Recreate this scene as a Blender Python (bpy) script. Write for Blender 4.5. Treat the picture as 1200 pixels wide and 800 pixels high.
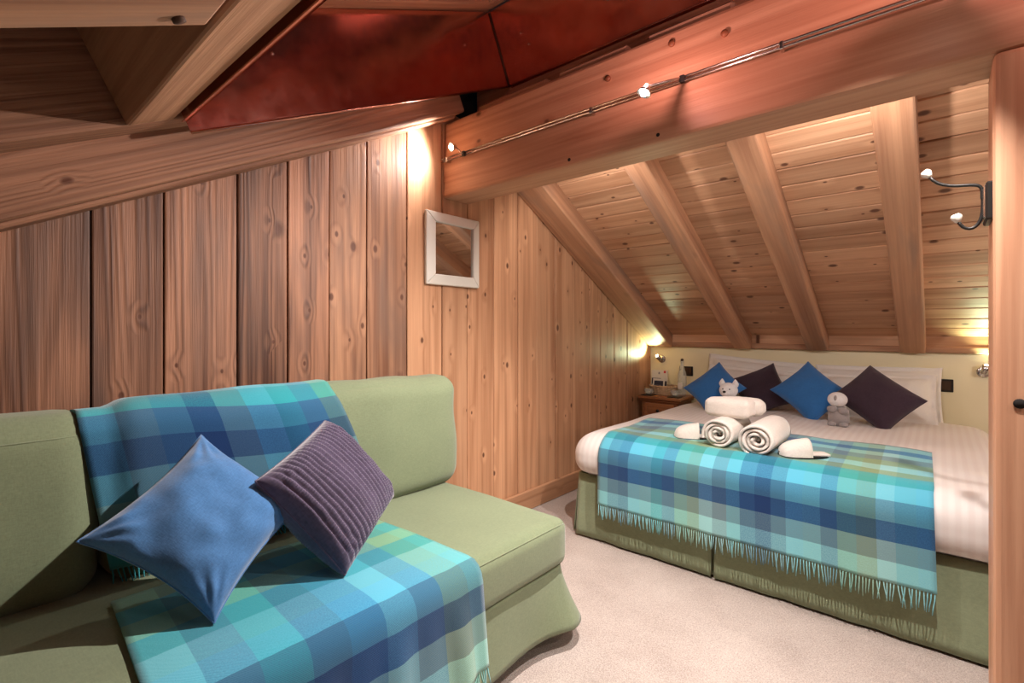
import bpy, bmesh, math, random
from mathutils import Vector, Matrix, noise
from mathutils.bvhtree import BVHTree
random.seed(7)
for o in list(bpy.data.objects):
    bpy.data.objects.remove(o, do_unlink=True)
S = bpy.context.scene
COL = S.collection
W = {}                                   # world matrix of every object made here

# ------------------------------------------------------------------ camera, world, exposure
cd = bpy.data.cameras.new('camera')
cam = bpy.data.objects.new('camera', cd)
COL.objects.link(cam)
cam.location = (1.989, 0.0, 1.15)
cam.rotation_euler = (math.pi/2, 0, math.radians(90-48.98))
cd.sensor_width = 36.0
cd.lens = 575/1200*36
cd.shift_y = -14/1200
cd.clip_start = 0.02
S.camera = cam
wd = bpy.data.worlds.new('world')
S.world = wd
wd.use_nodes = True
wd.node_tree.nodes['Background'].inputs[0].default_value = (0.05, 0.07, 0.12, 1)
wd.node_tree.nodes['Background'].inputs[1].default_value = 0.3
S.view_settings.view_transform = 'Standard'
S.view_settings.look = 'None'
S.view_settings.gamma = 1
S.view_settings.use_curve_mapping = False
S.view_settings.exposure = 0.32
WARM = (1.0, 0.905, 0.85)

def lamp(name, kind, loc, watts, color, parent=None, target=None, size=90, blend=0.6, r=0.02):
    d = bpy.data.lights.new(name, kind)
    d.energy = watts
    d.color = color
    d.shadow_soft_size = r
    if kind == 'SPOT':
        d.spot_size = math.radians(size)
        d.spot_blend = blend
    o = bpy.data.objects.new(name, d)
    COL.objects.link(o)
    M = Matrix.Translation(Vector(loc))
    if target is not None:
        q = (Vector(target)-Vector(loc)).to_track_quat('-Z', 'Y')
        M = M @ q.to_matrix().to_4x4()
    attach(o, M, parent)
    return o

# ------------------------------------------------------------------ object helpers
def attach(o, M, parent=None):
    W[o] = M.copy()
    if parent is not None:
        o.parent = parent
        o.matrix_parent_inverse = Matrix.Identity(4)
        o.matrix_basis = W[parent].inverted() @ M
    else:
        o.matrix_basis = M
    return o

def tag(o, label=None, cat=None, group=None, kind=None):
    if label: o['label'] = label
    if cat: o['category'] = cat
    if group: o['group'] = group
    if kind: o['kind'] = kind
    return o

def thing(name, loc, label, cat, group=None):
    o = bpy.data.objects.new(name, None)
    o.empty_display_size = 0.05
    COL.objects.link(o)
    attach(o, Matrix.Translation(Vector(loc)))
    return tag(o, label, cat, group)

def link_mesh(name, me, mat, M, parent=None, smooth=False):
    if mat is not None and not me.materials:
        me.materials.append(mat)
    if smooth:
        me.polygons.foreach_set('use_smooth', [True]*len(me.polygons))
    o = bpy.data.objects.new(name, me)
    COL.objects.link(o)
    return attach(o, M, parent)

def mk(name, verts, faces, mat, parent=None, smooth=False, uvs=None, base=True):
    """mesh from world-space vertices; origin at the bottom centre"""
    vs = [Vector(v) for v in verts]
    lo = Vector((min(v.x for v in vs), min(v.y for v in vs), min(v.z for v in vs)))
    hi = Vector((max(v.x for v in vs), max(v.y for v in vs), max(v.z for v in vs)))
    c = (lo+hi)/2
    if base: c.z = lo.z
    me = bpy.data.meshes.new(name)
    me.from_pydata([v-c for v in vs], [], faces)
    if uvs is not None:
        ul = me.uv_layers.new(name='uv')
        for l in me.loops:
            ul.data[l.index].uv = uvs[l.vertex_index]
    me.validate()
    me.update()
    return link_mesh(name, me, mat, Matrix.Translation(c), parent, smooth)

def box_bm(sx, sy, sz, bev=0.004, seg=1):
    bm = bmesh.new()
    bmesh.ops.create_cube(bm, size=1)
    for v in bm.verts:
        v.co = Vector((v.co.x*sx, v.co.y*sy, v.co.z*sz))
    if bev > 0:
        bmesh.ops.bevel(bm, geom=list(bm.edges), offset=min(bev, .45*min(sx, sy, sz)), segments=seg, affect='EDGES', profile=.5)
    return bm

def bm_obj(name, bm, mat, M, parent=None, smooth=False):
    bmesh.ops.recalc_face_normals(bm, faces=list(bm.faces))
    me = bpy.data.meshes.new(name)
    bm.to_mesh(me)
    bm.free()
    return link_mesh(name, me, mat, M, parent, smooth)

def frame_matrix(origin, x, up):
    x = Vector(x).normalized()
    z = Vector(up)
    y = z.cross(x).normalized()
    z = x.cross(y)
    return Matrix(((x.x, y.x, z.x, origin[0]), (x.y, y.y, z.y, origin[1]), (x.z, y.z, z.z, origin[2]), (0, 0, 0, 1)))

def timber(name, p0, p1, w, h, up, mat, parent=None, bev=0.006, wob=0.0, seg=1):
    """squared timber; its local X runs with the grain from p0 to p1 (axis line), width w, height h along up"""
    p0, p1 = Vector(p0), Vector(p1)
    M = frame_matrix((p0+p1)/2, p1-p0, up)
    L = (p1-p0).length
    bm = box_bm(L, w, h, 0)
    n = max(1, int(L/0.12)) if wob else 0
    if n:
        ed = [e for e in bm.edges if abs((e.verts[0].co-e.verts[1].co).x) > .5*L]
        bmesh.ops.subdivide_edges(bm, edges=ed, cuts=n, use_grid_fill=True)
    ed = [e for e in bm.edges if len(e.link_faces) == 2 and e.calc_face_angle(0) > .8]
    bmesh.ops.bevel(bm, geom=ed, offset=bev, segments=seg, affect='EDGES', profile=.5)
    if wob:
        s = random.random()*50
        for v in bm.verts:
            q = Vector((v.co.x*1.6+s, v.co.y*8, v.co.z*8+s))
            v.co.y += wob*noise.noise(q)
            v.co.z += wob*noise.noise(q+Vector((9, 4, 2)))
    return bm_obj(name, bm, mat, M, parent)

def bx(name, lo, hi, mat, parent=None, bev=0.004, seg=1, smooth=False):
    lo, hi = Vector(lo), Vector(hi)
    c = (lo+hi)/2
    s = hi-lo
    return bm_obj(name, box_bm(s.x, s.y, s.z, bev, seg), mat, Matrix.Translation(c), parent, smooth)

def tube_geo(pts, rad, seg=8, caps=True, V=None, Fc=None, flat=1.0):
    V = [] if V is None else V
    Fc = [] if Fc is None else Fc
    b = len(V)
    n = len(pts)
    pts = [Vector(p) for p in pts]
    rr = rad if isinstance(rad, (list, tuple)) else [rad]*n
    prev = None
    for i, p in enumerate(pts):
        t = (pts[min(i+1, n-1)]-pts[max(i-1, 0)]).normalized()
        if prev is None:
            a = t.orthogonal().normalized()
        else:
            a = (prev-t*prev.dot(t))
            a = a.normalized() if a.length > 1e-6 else t.orthogonal().normalized()
        prev = a
        c = t.cross(a)
        for k in range(seg):
            an = 2*math.pi*k/seg
            V.append(p+(a*math.cos(an)*flat+c*math.sin(an))*rr[i])
    for i in range(n-1):
        for k in range(seg):
            k2 = (k+1) % seg
            Fc.append((b+i*seg+k, b+i*seg+k2, b+(i+1)*seg+k2, b+(i+1)*seg+k))
    if caps:
        Fc.append(tuple(b+k for k in reversed(range(seg))))
        Fc.append(tuple(b+(n-1)*seg+k for k in range(seg)))
    return V, Fc

def tube(name, pts, rad, mat, parent=None, seg=10, flat=1.0):
    V, Fc = tube_geo(pts, rad, seg, flat=flat)
    return mk(name, V, Fc, mat, parent, True)

def lathe(name, prof, mat, M, parent=None, seg=24, smooth=True):
    """prof: list of (r,z)"""
    V, Fc = [], []
    for r, z in prof:
        for k in range(seg):
            a = 2*math.pi*k/seg
            V.append((r*math.cos(a), r*math.sin(a), z))
    n = len(prof)
    for i in range(n-1):
        for k in range(seg):
            k2 = (k+1) % seg
            Fc.append((i*seg+k, i*seg+k2, (i+1)*seg+k2, (i+1)*seg+k))
    Fc.append(tuple(reversed(range(seg))))
    Fc.append(tuple((n-1)*seg+k for k in range(seg)))
    me = bpy.data.meshes.new(name)
    me.from_pydata(V, [], Fc)
    me.update()
    return link_mesh(name, me, mat, M, parent, smooth)

def look(loc, zdir):
    q = Vector(zdir).to_track_quat('Z', 'Y')
    return Matrix.Translation(Vector(loc)) @ q.to_matrix().to_4x4()

def ball(name, loc, rad, mat, parent=None, sub=3, squash=None, M=None):
    bm = bmesh.new()
    bmesh.ops.create_icosphere(bm, subdivisions=sub, radius=1)
    r = rad if isinstance(rad, (tuple, list)) else (rad,)*3
    for v in bm.verts:
        v.co = Vector((v.co.x*r[0], v.co.y*r[1], v.co.z*r[2]))
        if squash: v.co = squash(v.co)
    return bm_obj(name, bm, mat, Matrix.Translation(Vector(loc)) if M is None else M, parent, True)

def soft_box(name, lo, hi, r, mat, parent=None, cuts=22, crown=(0, 0, 0), nz=0.0, nscale=4.0, fn=None, seed=0, drop_bottom=False):
    """padded box: rounded edges, crowned faces, uneven surface"""
    lo, hi = Vector(lo), Vector(hi)
    c = (lo+hi)/2
    s = hi-lo
    bm = bmesh.new()
    bmesh.ops.create_cube(bm, size=1)
    bmesh.ops.subdivide_edges(bm, edges=list(bm.edges), cuts=cuts, use_grid_fill=True)
    h = s/2
    if drop_bottom:
        bmesh.ops.delete(bm, geom=[f for f in bm.faces if f.calc_center_median().z < -.499], context='FACES')
    for v in bm.verts:
        u = [2*v.co[i] for i in range(3)]
        # denser sampling towards edges
        u = [math.sin(x*math.pi/2)*.6+x*.4 for x in u]
        p = Vector((u[0]*h.x, u[1]*h.y, u[2]*h.z))
        q = Vector([max(-(h[i]-r), min(h[i]-r, p[i])) for i in range(3)])
        d = p-q
        if d.length > 1e-9: p = q+d.normalized()*r
        for i in range(3):
            j, k = (i+1) % 3, (i+2) % 3
            w = max(0, 1-u[j]**2)*max(0, 1-u[k]**2)
            p[i] += crown[i]*w*u[i]
        if nz:
            g = (p+c)*nscale+Vector((seed*3.1, seed, 0))
            p += Vector((noise.noise(g), noise.noise(g+Vector((7, 0, 3))), noise.noise(g+Vector((0, 5, 11)))))*nz
        v.co = p
        if fn: v.co = fn(v.co+c)-c
    o = bm_obj(name, bm, mat, Matrix.Translation(Vector((c.x, c.y, lo.z))), parent, True)
    for v in o.data.vertices: v.co.z += c.z-lo.z
    return o

def bvh(o):
    me = o.data
    return BVHTree.FromPolygons([W[o] @ v.co for v in me.vertices], [tuple(p.vertices) for p in me.polygons])

def cushion(name, c, ex, ey, t, mat, parent=None, pinch=.09, N=36, wr=0.004, seed=0, ribs=0, flange=0.0, sag=0.0, fat=.5):
    """square scatter cushion; ex and ey are half-edge vectors, t half thickness"""
    c, ex, ey = Vector(c), Vector(ex), Vector(ey)
    a, b = ex.length, ey.length
    x = ex.normalized()
    y = (ey-x*ey.dot(x)).normalized()
    z = x.cross(y)
    M = Matrix(((x.x, y.x, z.x, c.x), (x.y, y.y, z.y, c.y), (x.z, y.z, z.z, c.z), (0, 0, 0, 1)))
    V, Fc = [], []
    def rel(u): return math.copysign(abs(u)**.8, u)
    for side in (1, -1):
        for i in range(N+1):
            for j in range(N+1):
                u = rel(-1+2*i/N)
                v = rel(-1+2*j/N)
                px = a*u*(1-pinch*(1-v*v)*abs(u))
                py = b*v*(1-pinch*(1-u*u)*abs(v))
                body = max(0, (1-abs(u)**2.6))*max(0, (1-abs(v)**2.6))
                if flange:
                    uu = max(-1, min(1, u/(1-flange)))
                    vv = max(-1, min(1, v/(1-flange*a/b)))
                    body = max(0, (1-abs(uu)**2.6))*max(0, (1-abs(vv)**2.6))
                hgt = t*body**fat
                g = Vector((px*9+seed*5, py*9, side*3+seed))
                # folds fan out from the corners
                ang = math.atan2(abs(v)-1.02, abs(u)-1.02)
                cr = math.hypot(abs(u)-1, abs(v)-1)
                fold = math.sin(ang*14+seed)*max(0, 1-cr*1.5)*wr*1.2*min(1, cr*4)
                w = noise.noise(g)*wr*2+noise.noise(g*2.3)*wr+fold
                hgt += w*min(1, body*3)
                if ribs:
                    ph = (u*.5+.5)*ribs
                    st = (v*.5+.5)*ribs*2.2+.5*(int(ph) % 2)
                    hgt += (abs(math.sin(ph*math.pi))**.7*.0065+abs(math.sin(st*math.pi))*.0042*abs(math.sin(ph*math.pi)))*min(1, body*6)
                zz = side*hgt+(0.0015*side)
                zz += sag*(u*u+v*v-1)*.5
                if flange: zz += noise.noise(Vector((u*3+seed, v*3, 1)))*.014*(abs(u)**6+abs(v)**6)
                V.append(Vector((px, py, zz)))
    n1 = (N+1)*(N+1)
    for i in range(N):
        for j in range(N):
            q = (i*(N+1)+j, (i+1)*(N+1)+j, (i+1)*(N+1)+j+1, i*(N+1)+j+1)
            Fc.append(q)
            Fc.append(tuple(n1+k for k in reversed(q)))
    ring = [i*(N+1) for i in range(N+1)]+[N*(N+1)+j for j in range(1, N+1)]+[i*(N+1)+N for i in range(N-1, -1, -1)]+[j for j in range(N-1, 0, -1)]
    for k in range(len(ring)):
        p, q = ring[k], ring[(k+1) % len(ring)]
        Fc.append((q, p, n1+p, n1+q))
    me = bpy.data.meshes.new(name)
    me.from_pydata(V, [], Fc)
    me.update()
    o = link_mesh(name, me, mat, M, parent, True)
    o['edge'] = 0
    del o['edge']
    # seam cord around the edge
    return o, [M @ ((V[k]+V[n1+k])/2) for k in ring]

# ------------------------------------------------------------------ materials
def new_mat(name):
    m = bpy.data.materials.new(name)
    m.use_nodes = True
    nt = m.node_tree
    return m, nt, nt.nodes['Principled BSDF']

def N_(nt, t, **kw):
    n = nt.nodes.new(t)
    for k, v in kw.items(): setattr(n, k, v)
    return n

def mth(nt, op, a, b=None, c=None, clamp=False):
    n = N_(nt, 'ShaderNodeMath', operation=op, use_clamp=clamp)
    for i, x in enumerate((a, b, c)):
        if x is None: continue
        if isinstance(x, (int, float)): n.inputs[i].default_value = x
        else: nt.links.new(x, n.inputs[i])
    return n.outputs[0]

def mixc(nt, f, a, b, mode='MIX'):
    n = N_(nt, 'ShaderNodeMix', data_type='RGBA', blend_type=mode)
    for s, x in ((n.inputs[0], f), (n.inputs[6], a), (n.inputs[7], b)):
        if isinstance(x, (int, float)): s.default_value = x
        elif isinstance(x, tuple): s.default_value = (*x[:3], 1)
        else: nt.links.new(x, s)
    return n.outputs[2]

def scaled(nt, vec, s, loc=(0, 0, 0)):
    n = N_(nt, 'ShaderNodeMapping')
    n.inputs['Scale'].default_value = s
    n.inputs['Location'].default_value = loc
    nt.links.new(vec, n.inputs[0])
    return n.outputs[0]

def noise_(nt, vec, scale=1, detail=2, rough=.5, dist=0):
    n = N_(nt, 'ShaderNodeTexNoise')
    n.inputs['Scale'].default_value = scale
    n.inputs['Detail'].default_value = detail
    n.inputs['Roughness'].default_value = rough
    n.inputs['Distortion'].default_value = dist
    nt.links.new(vec, n.inputs['Vector'])
    return n.outputs[0]

def ramp(nt, f, stops, interp='LINEAR'):
    n = N_(nt, 'ShaderNodeValToRGB')
    r = n.color_ramp
    r.interpolation = interp
    while len(r.elements) < len(stops): r.elements.new(1)
    for e, (p, c) in zip(r.elements, stops):
        e.position = p
        e.color = (c, c, c, 1) if isinstance(c, (int, float)) else (*c, 1)
    nt.links.new(f, n.inputs[0])
    return n.outputs[0]

def bump(nt, bs, hgt, strength=.3, dist=.01):
    n = N_(nt, 'ShaderNodeBump')
    n.inputs['Strength'].default_value = strength
    n.inputs['Distance'].default_value = dist
    nt.links.new(hgt, n.inputs['Height'])
    nt.links.new(n.outputs[0], bs.inputs['Normal'])

def srgb(r, g, b):
    f = lambda x: x/12.92 if x <= .04045 else ((x+.055)/1.055)**2.4
    return (f(r/255), f(g/255), f(b/255))

def wood(name, light, dark, knot=(.10, .035, .018), fig=26, knots=.55, stain=.5, rough=.5, bmp=.35, kscale=1.0, smudge=None, flat=True, hue=.5):
    m, nt, bs = new_mat(name)
    tc = N_(nt, 'ShaderNodeTexCoord').outputs['Object']
    rnd = N_(nt, 'ShaderNodeObjectInfo').outputs['Random']
    cx = N_(nt, 'ShaderNodeCombineXYZ')
    nt.links.new(mth(nt, 'MULTIPLY', rnd, 37.0), cx.inputs[0])
    nt.links.new(mth(nt, 'MULTIPLY', rnd, 113.0), cx.inputs[1])
    nt.links.new(mth(nt, 'MULTIPLY', rnd, 71.0), cx.inputs[2])
    ad = N_(nt, 'ShaderNodeVectorMath', operation='ADD')
    nt.links.new(tc, ad.inputs[0]); nt.links.new(cx.outputs[0], ad.inputs[1])
    p = ad.outputs[0]
    vor = N_(nt, 'ShaderNodeTexVoronoi')
    vor.inputs['Scale'].default_value = 1
    if flat: vor.voronoi_dimensions = '2D'
    nt.links.new(scaled(nt, p, (4.6*kscale, 7.5*kscale, (.4 if flat else 7.5)*kscale)), vor.inputs['Vector'])
    dist = vor.outputs['Distance']
    sep = N_(nt, 'ShaderNodeSeparateColor')
    nt.links.new(vor.outputs['Color'], sep.inputs[0])
    has = mth(nt, 'GREATER_THAN', sep.outputs[0], 1-knots)
    size = mth(nt, 'MULTIPLY_ADD', mth(nt, 'POWER', sep.outputs[1], 2.0), .085, .045)
    kd = mth(nt, 'DIVIDE', dist, size)
    kmask = mth(nt, 'MULTIPLY', ramp(nt, kd, [(.55, 1.0), (1.0, 0.0)]), has)
    halo = mth(nt, 'MULTIPLY', ramp(nt, kd, [(0.0, 1.0), (.9, .25), (1.0, 0.0)]), has)
    ring = mth(nt, 'MULTIPLY', mth(nt, 'MULTIPLY', ramp(nt, dist, [(0, 1.0), (.28, 0.0)]), has), .10)
    nA = mth(nt, 'ADD', noise_(nt, scaled(nt, p, (.32, 8, 8)), 1, 1.5, .4, .1), ring)
    figv = mth(nt, 'MULTIPLY_ADD', mth(nt, 'SINE', mth(nt, 'MULTIPLY', nA, float(fig)*2)), .5, .5)
    figv = mth(nt, 'POWER', figv, 1.6)
    nB = ramp(nt, noise_(nt, scaled(nt, p, (1.6, 85, 85)), 1, 4, .65), [(.34, 0.0), (.66, 1.0)])
    nC = noise_(nt, scaled(nt, p, (.5, 9, 9)), 1, 3, .55, .4)
    nD = noise_(nt, scaled(nt, p, (1.3, 2.2, 2.2)), 1, 2, .5)
    f = mth(nt, 'ADD', mth(nt, 'MULTIPLY', figv, .32), mth(nt, 'MULTIPLY', nB, .30))
    f = mth(nt, 'ADD', f, mth(nt, 'MULTIPLY', ramp(nt, nC, [(.38, 0.0), (.68, 1.0)]), stain))
    f = mth(nt, 'ADD', f, mth(nt, 'MULTIPLY_ADD', nD, .5, -.33), clamp=True)
    col = mixc(nt, f, light, dark)
    if smudge:
        sm = mth(nt, 'MULTIPLY', ramp(nt, noise_(nt, scaled(nt, p, (1.0, 5.5, 5.5), (5, 3, 1)), 1, 3, .6, .5), [(.5, 0.0), (.72, 1.0)]), .75)
        col = mixc(nt, sm, col, smudge)
    # board to board tone
    v = mth(nt, 'MULTIPLY_ADD', mth(nt, 'FRACT', mth(nt, 'MULTIPLY', rnd, 13.7)), .30, .85)
    hs = N_(nt, 'ShaderNodeHueSaturation')
    nt.links.new(v, hs.inputs['Value']); nt.links.new(col, hs.inputs['Color'])
    col = mixc(nt, mth(nt, 'MULTIPLY', halo, .45), hs.outputs[0], tuple(x*.7 for x in dark))
    col = mixc(nt, mth(nt, 'MULTIPLY', kmask, .88), col, knot)
    nt.links.new(col, bs.inputs['Base Color'])
    bs.inputs['Roughness'].default_value = rough
    bs.inputs['Specular IOR Level'].default_value = .35
    bump(nt, bs, mth(nt, 'ADD', mth(nt, 'MULTIPLY', figv, .6), mth(nt, 'MULTIPLY', nB, .8)), bmp, .002)
    return m

def plain(name, col, rough=.5, metal=0.0, spec=None, emit=None, es=0, trans=0, coat=0):
    m, nt, bs = new_mat(name)
    bs.inputs['Base Color'].default_value = (*col, 1)
    bs.inputs['Roughness'].default_value = rough
    bs.inputs['Metallic'].default_value = metal
    if spec is not None: bs.inputs['Specular IOR Level'].default_value = spec
    if emit:
        bs.inputs['Emission Color'].default_value = (*emit, 1)
        bs.inputs['Emission Strength'].default_value = es
    if trans: bs.inputs['Transmission Weight'].default_value = trans
    if coat: bs.inputs['Coat Weight'].default_value = coat
    return m

def fabric(name, col, var=.12, scale=260, rough=.95, bmp=.25, sheen=.25, col2=None, mott=5):
    m, nt, bs = new_mat(name)
    tc = N_(nt, 'ShaderNodeTexCoord').outputs['Object']
    w1 = noise_(nt, scaled(nt, tc, (scale, scale*.25, scale)), 1, 2)
    w2 = noise_(nt, scaled(nt, tc, (scale*.25, scale, scale*.4)), 1, 2)
    w = mth(nt, 'MULTIPLY_ADD', mth(nt, 'ADD', w1, w2), .5, 0)
    big = noise_(nt, tc, mott, 3)
    f = mth(nt, 'ADD', mth(nt, 'MULTIPLY', w, .7), mth(nt, 'MULTIPLY', big, .3))
    a = tuple(x*(1-var*2) for x in (col2 or col))
    b = tuple(min(1, x*(1+var*2)) for x in col)
    nt.links.new(mixc(nt, ramp(nt, f, [(.3, 0.0), (.7, 1.0)]), a, b), bs.inputs['Base Color'])
    bs.inputs['Roughness'].default_value = rough
    bs.inputs['Specular IOR Level'].default_value = .15
    bs.inputs['Sheen Weight'].default_value = sheen
    bump(nt, bs, w, bmp, .002)
    return m

M = {}
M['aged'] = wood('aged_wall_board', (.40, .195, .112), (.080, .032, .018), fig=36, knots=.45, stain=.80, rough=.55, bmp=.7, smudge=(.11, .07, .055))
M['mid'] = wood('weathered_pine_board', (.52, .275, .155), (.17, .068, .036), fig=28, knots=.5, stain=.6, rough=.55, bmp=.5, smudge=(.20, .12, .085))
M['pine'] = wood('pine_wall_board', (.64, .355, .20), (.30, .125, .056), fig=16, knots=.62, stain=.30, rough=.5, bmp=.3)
M['ceil'] = wood('ceiling_board', (.66, .385, .23), (.36, .17, .085), fig=12, knots=.7, stain=.40, rough=.5, bmp=.25)
M['rafter'] = wood('rafter_timber', (.58, .315, .18), (.27, .12, .065), fig=16, knots=.3, stain=.35, rough=.6, bmp=.35, smudge=(.27, .18, .135), flat=False)
M['beam'] = wood('beam_timber', (.67, .38, .235), (.42, .185, .10), fig=26, knots=.3, stain=.5, rough=.45, bmp=.35, flat=False)
M['old'] = wood('brushed_old_timber', (.43, .215, .125), (.14, .058, .032), fig=44, knots=.2, stain=.35, rough=.6, bmp=.8, flat=False)
M['cabinet'] = wood('cabinet_wood', (.36, .15, .06), (.17, .058, .024), fig=22, knots=.0, stain=.5, rough=.35, bmp=.15)
M['legwood'] = wood('leg_wood', (.36, .13, .06), (.2, .065, .03), knots=0, rough=.4)
M['chrome'] = plain('brushed_steel', (.62, .60, .57), .25, 1)
M['black'] = plain('black_metal', (.03, .028, .026), .4, .6)
M['hole'] = plain('dark_hole', (.008, .006, .005), .9)
M['rust'] = plain('rusty_bolt', (.07, .035, .02), .7, .4)
M['white'] = plain('white_paint', (.74, .71, .64), .45)
M['porcelain'] = plain('porcelain', (.82, .78, .70), .12, coat=.4)
M['glassdark'] = plain('night_glass', (.02, .022, .03), .05, 0, .6)
M['mirror'] = plain('mirror_glass', (.58, .56, .54), .02, 1)
M['bulb'] = plain('lit_bulb', (1, 1, 1), .5, emit=(1, .93, .82), es=60)
M['bulbcool'] = plain('lit_reading_bulb', (1, 1, 1), .5, emit=(.9, 1, .75), es=25)
M['plaster'] = None
def plaster():
    m, nt, bs = new_mat('cream_plaster')
    tc = N_(nt, 'ShaderNodeTexCoord').outputs['Object']
    n = noise_(nt, tc, 6, 4)
    nt.links.new(mixc(nt, n, srgb(238, 227, 190), srgb(244, 235, 202)), bs.inputs['Base Color'])
    bs.inputs['Roughness'].default_value = .8
    bump(nt, bs, noise_(nt, tc, 120, 3), .08, .003)
    return m
M['plaster'] = plaster()
def carpet():
    m, nt, bs = new_mat('beige_carpet')
    tc = N_(nt, 'ShaderNodeTexCoord').outputs['Object']
    a = noise_(nt, tc, 230, 3, .7)
    b = noise_(nt, tc, 5, 3)
    f = mth(nt, 'ADD', mth(nt, 'MULTIPLY', a, .8), mth(nt, 'MULTIPLY', b, .2))
    nt.links.new(mixc(nt, ramp(nt, f, [(.33, 0.0), (.67, 1.0)]), srgb(150, 134, 126), srgb(214, 202, 193)), bs.inputs['Base Color'])
    bs.inputs['Roughness'].default_value = 1
    bs.inputs['Specular IOR Level'].default_value = .05
    bs.inputs['Sheen Weight'].default_value = .2
    bump(nt, bs, a, .7, .006)
    return m
M['carpet'] = carpet()
def copper():
    m, nt, bs = new_mat('polished_copper')
    tc = N_(nt, 'ShaderNodeTexCoord').outputs['Object']
    a = noise_(nt, tc, 3, 4, .6, .4)
    s = noise_(nt, tc, 14, 5, .7)
    nt.links.new(mixc(nt, a, srgb(222, 150, 132), srgb(236, 178, 160)), bs.inputs['Base Color'])
    bs.inputs['Metallic'].default_value = 1
    nt.links.new(mth(nt, 'MULTIPLY_ADD', s, .26, .06), bs.inputs['Roughness'])
    bump(nt, bs, noise_(nt, tc, 5, 1, .4), .2, .03)
    return m
M['copper'] = copper()
M['sofa'] = fabric('green_sofa_cloth', srgb(121, 132, 103), .09, 300, bmp=.2, mott=4)
M['skirt'] = fabric('green_bed_skirt_cloth', srgb(138, 149, 119), .08, 300, bmp=.15)
M['blue'] = fabric('blue_cushion_cloth', srgb(74, 121, 172), .12, 320, bmp=.3, sheen=.4)
M['blue2'] = fabric('bright_blue_cushion_cloth', srgb(50, 108, 172), .08, 320, bmp=.2, sheen=.3)
M['plum'] = fabric('plum_yarn', srgb(86, 76, 98), .18, 140, bmp=.6, sheen=.5)
M['plum2'] = fabric('dark_plum_cushion_cloth', srgb(62, 48, 60), .12, 260, bmp=.25, sheen=.3)
M['towel'] = fabric('white_towelling', srgb(226, 217, 208), .05, 220, bmp=.9, sheen=.5)
M['linen'] = fabric('white_pillow_linen', srgb(232, 228, 222), .02, 300, rough=.7, bmp=.06, sheen=.2)
M['plushgrey'] = fabric('grey_plush', srgb(158, 152, 152), .08, 150, bmp=.8, sheen=.6)
M['plushwhite'] = fabric('pale_plush', srgb(234, 233, 234), .05, 150, bmp=.8, sheen=.6)
M['wicker'] = fabric('wicker', srgb(186, 158, 124), .3, 90, bmp=.6)
def duvetmat():
    m, nt, bs = new_mat('satin_stripe_duvet_cotton')
    tc = N_(nt, 'ShaderNodeTexCoord').outputs['Object']
    sx = N_(nt, 'ShaderNodeSeparateXYZ')
    nt.links.new(tc, sx.inputs[0])
    st = ramp(nt, mth(nt, 'MULTIPLY_ADD', mth(nt, 'SINE', mth(nt, 'MULTIPLY', sx.outputs[0], 185.0)), .5, .5), [(.2, 0.0), (.8, 1.0)])
    nt.links.new(mixc(nt, st, srgb(224, 217, 213), srgb(229, 224, 220)), bs.inputs['Base Color'])
    nt.links.new(mth(nt, 'MULTIPLY_ADD', st, -.15, .7), bs.inputs['Roughness'])
    bs.inputs['Sheen Weight'].default_value = .15
    bump(nt, bs, mth(nt, 'ADD', st, mth(nt, 'MULTIPLY', noise_(nt, tc, 300, 2), .3)), .12, .003)
    return m
M['duvet'] = duvetmat()

def plaid(name, cols, rows, cw, rh):
    """woven check: warp colour by column mixed with weft colour by row; uv in metres"""
    m, nt, bs = new_mat(name)
    uv = N_(nt, 'ShaderNodeUVMap').outputs[0]
    s = N_(nt, 'ShaderNodeSeparateXYZ')
    nt.links.new(uv, s.inputs[0])
    def band(x, cell, pal):
        n = len(pal)
        fr = mth(nt, 'FRACT', mth(nt, 'DIVIDE', x, cell*n))
        return ramp(nt, fr, [(i/n, c) for i, c in enumerate(pal)], 'CONSTANT')
    a = band(s.outputs[0], cw, cols)
    b = band(s.outputs[1], rh, rows)
    w = noise_(nt, scaled(nt, uv, (240, 240, 1)), 1, 2, .75)
    tw = mth(nt, 'MULTIPLY_ADD', mth(nt, 'SINE', mth(nt, 'MULTIPLY', mth(nt, 'ADD', s.outputs[0], s.outputs[1]), 1500.0)), .5, .5)
    f = mth(nt, 'MULTIPLY_ADD', w, .9, .05)
    gm = N_(nt, 'ShaderNodeGamma')
    gm.inputs[1].default_value = .5
    nt.links.new(mixc(nt, 1.0, a, b, 'MULTIPLY'), gm.inputs[0])
    fr_ = ramp(nt, f, [(.30, 0.0), (.70, 1.0)])
    col = mixc(nt, .30, mixc(nt, fr_, a, b), gm.outputs[0]) if False else mixc(nt, mth(nt, 'MULTIPLY', fr_, .55), gm.outputs[0], b)
    nt.links.new(col, bs.inputs['Base Color'])
    bs.inputs['Roughness'].default_value = .95
    bs.inputs['Specular IOR Level'].default_value = .1
    bs.inputs['Sheen Weight'].default_value = .3
    bump(nt, bs, mth(nt, 'ADD', w, mth(nt, 'MULTIPLY', tw, .4)), .35, .002)
    return m
AQ = srgb(98, 180, 194); PA = srgb(150, 205, 205); TE = srgb(45, 150, 160); NV = srgb(22, 52, 98)
ST = srgb(60, 110, 140); OL = srgb(128, 150, 108); GR = srgb(105, 130, 138); BL = srgb(40, 110, 165); GN = srgb(110, 170, 140)
CY = srgb(90, 178, 206)
S2 = srgb(42, 88, 128)
M['plaid_bed'] = plaid('blue_green_check_wool_bed', [AQ, ST, S2, CY, AQ, TE, ST, GN, OL, PA, GR, AQ, S2, NV, ST, CY, AQ, ST, GN, OL, PA, AQ, CY, S2],
                       [PA, GR, NV, ST, CY, TE, OL, PA, OL, GR, PA, BL], .0595, .072)
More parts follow.
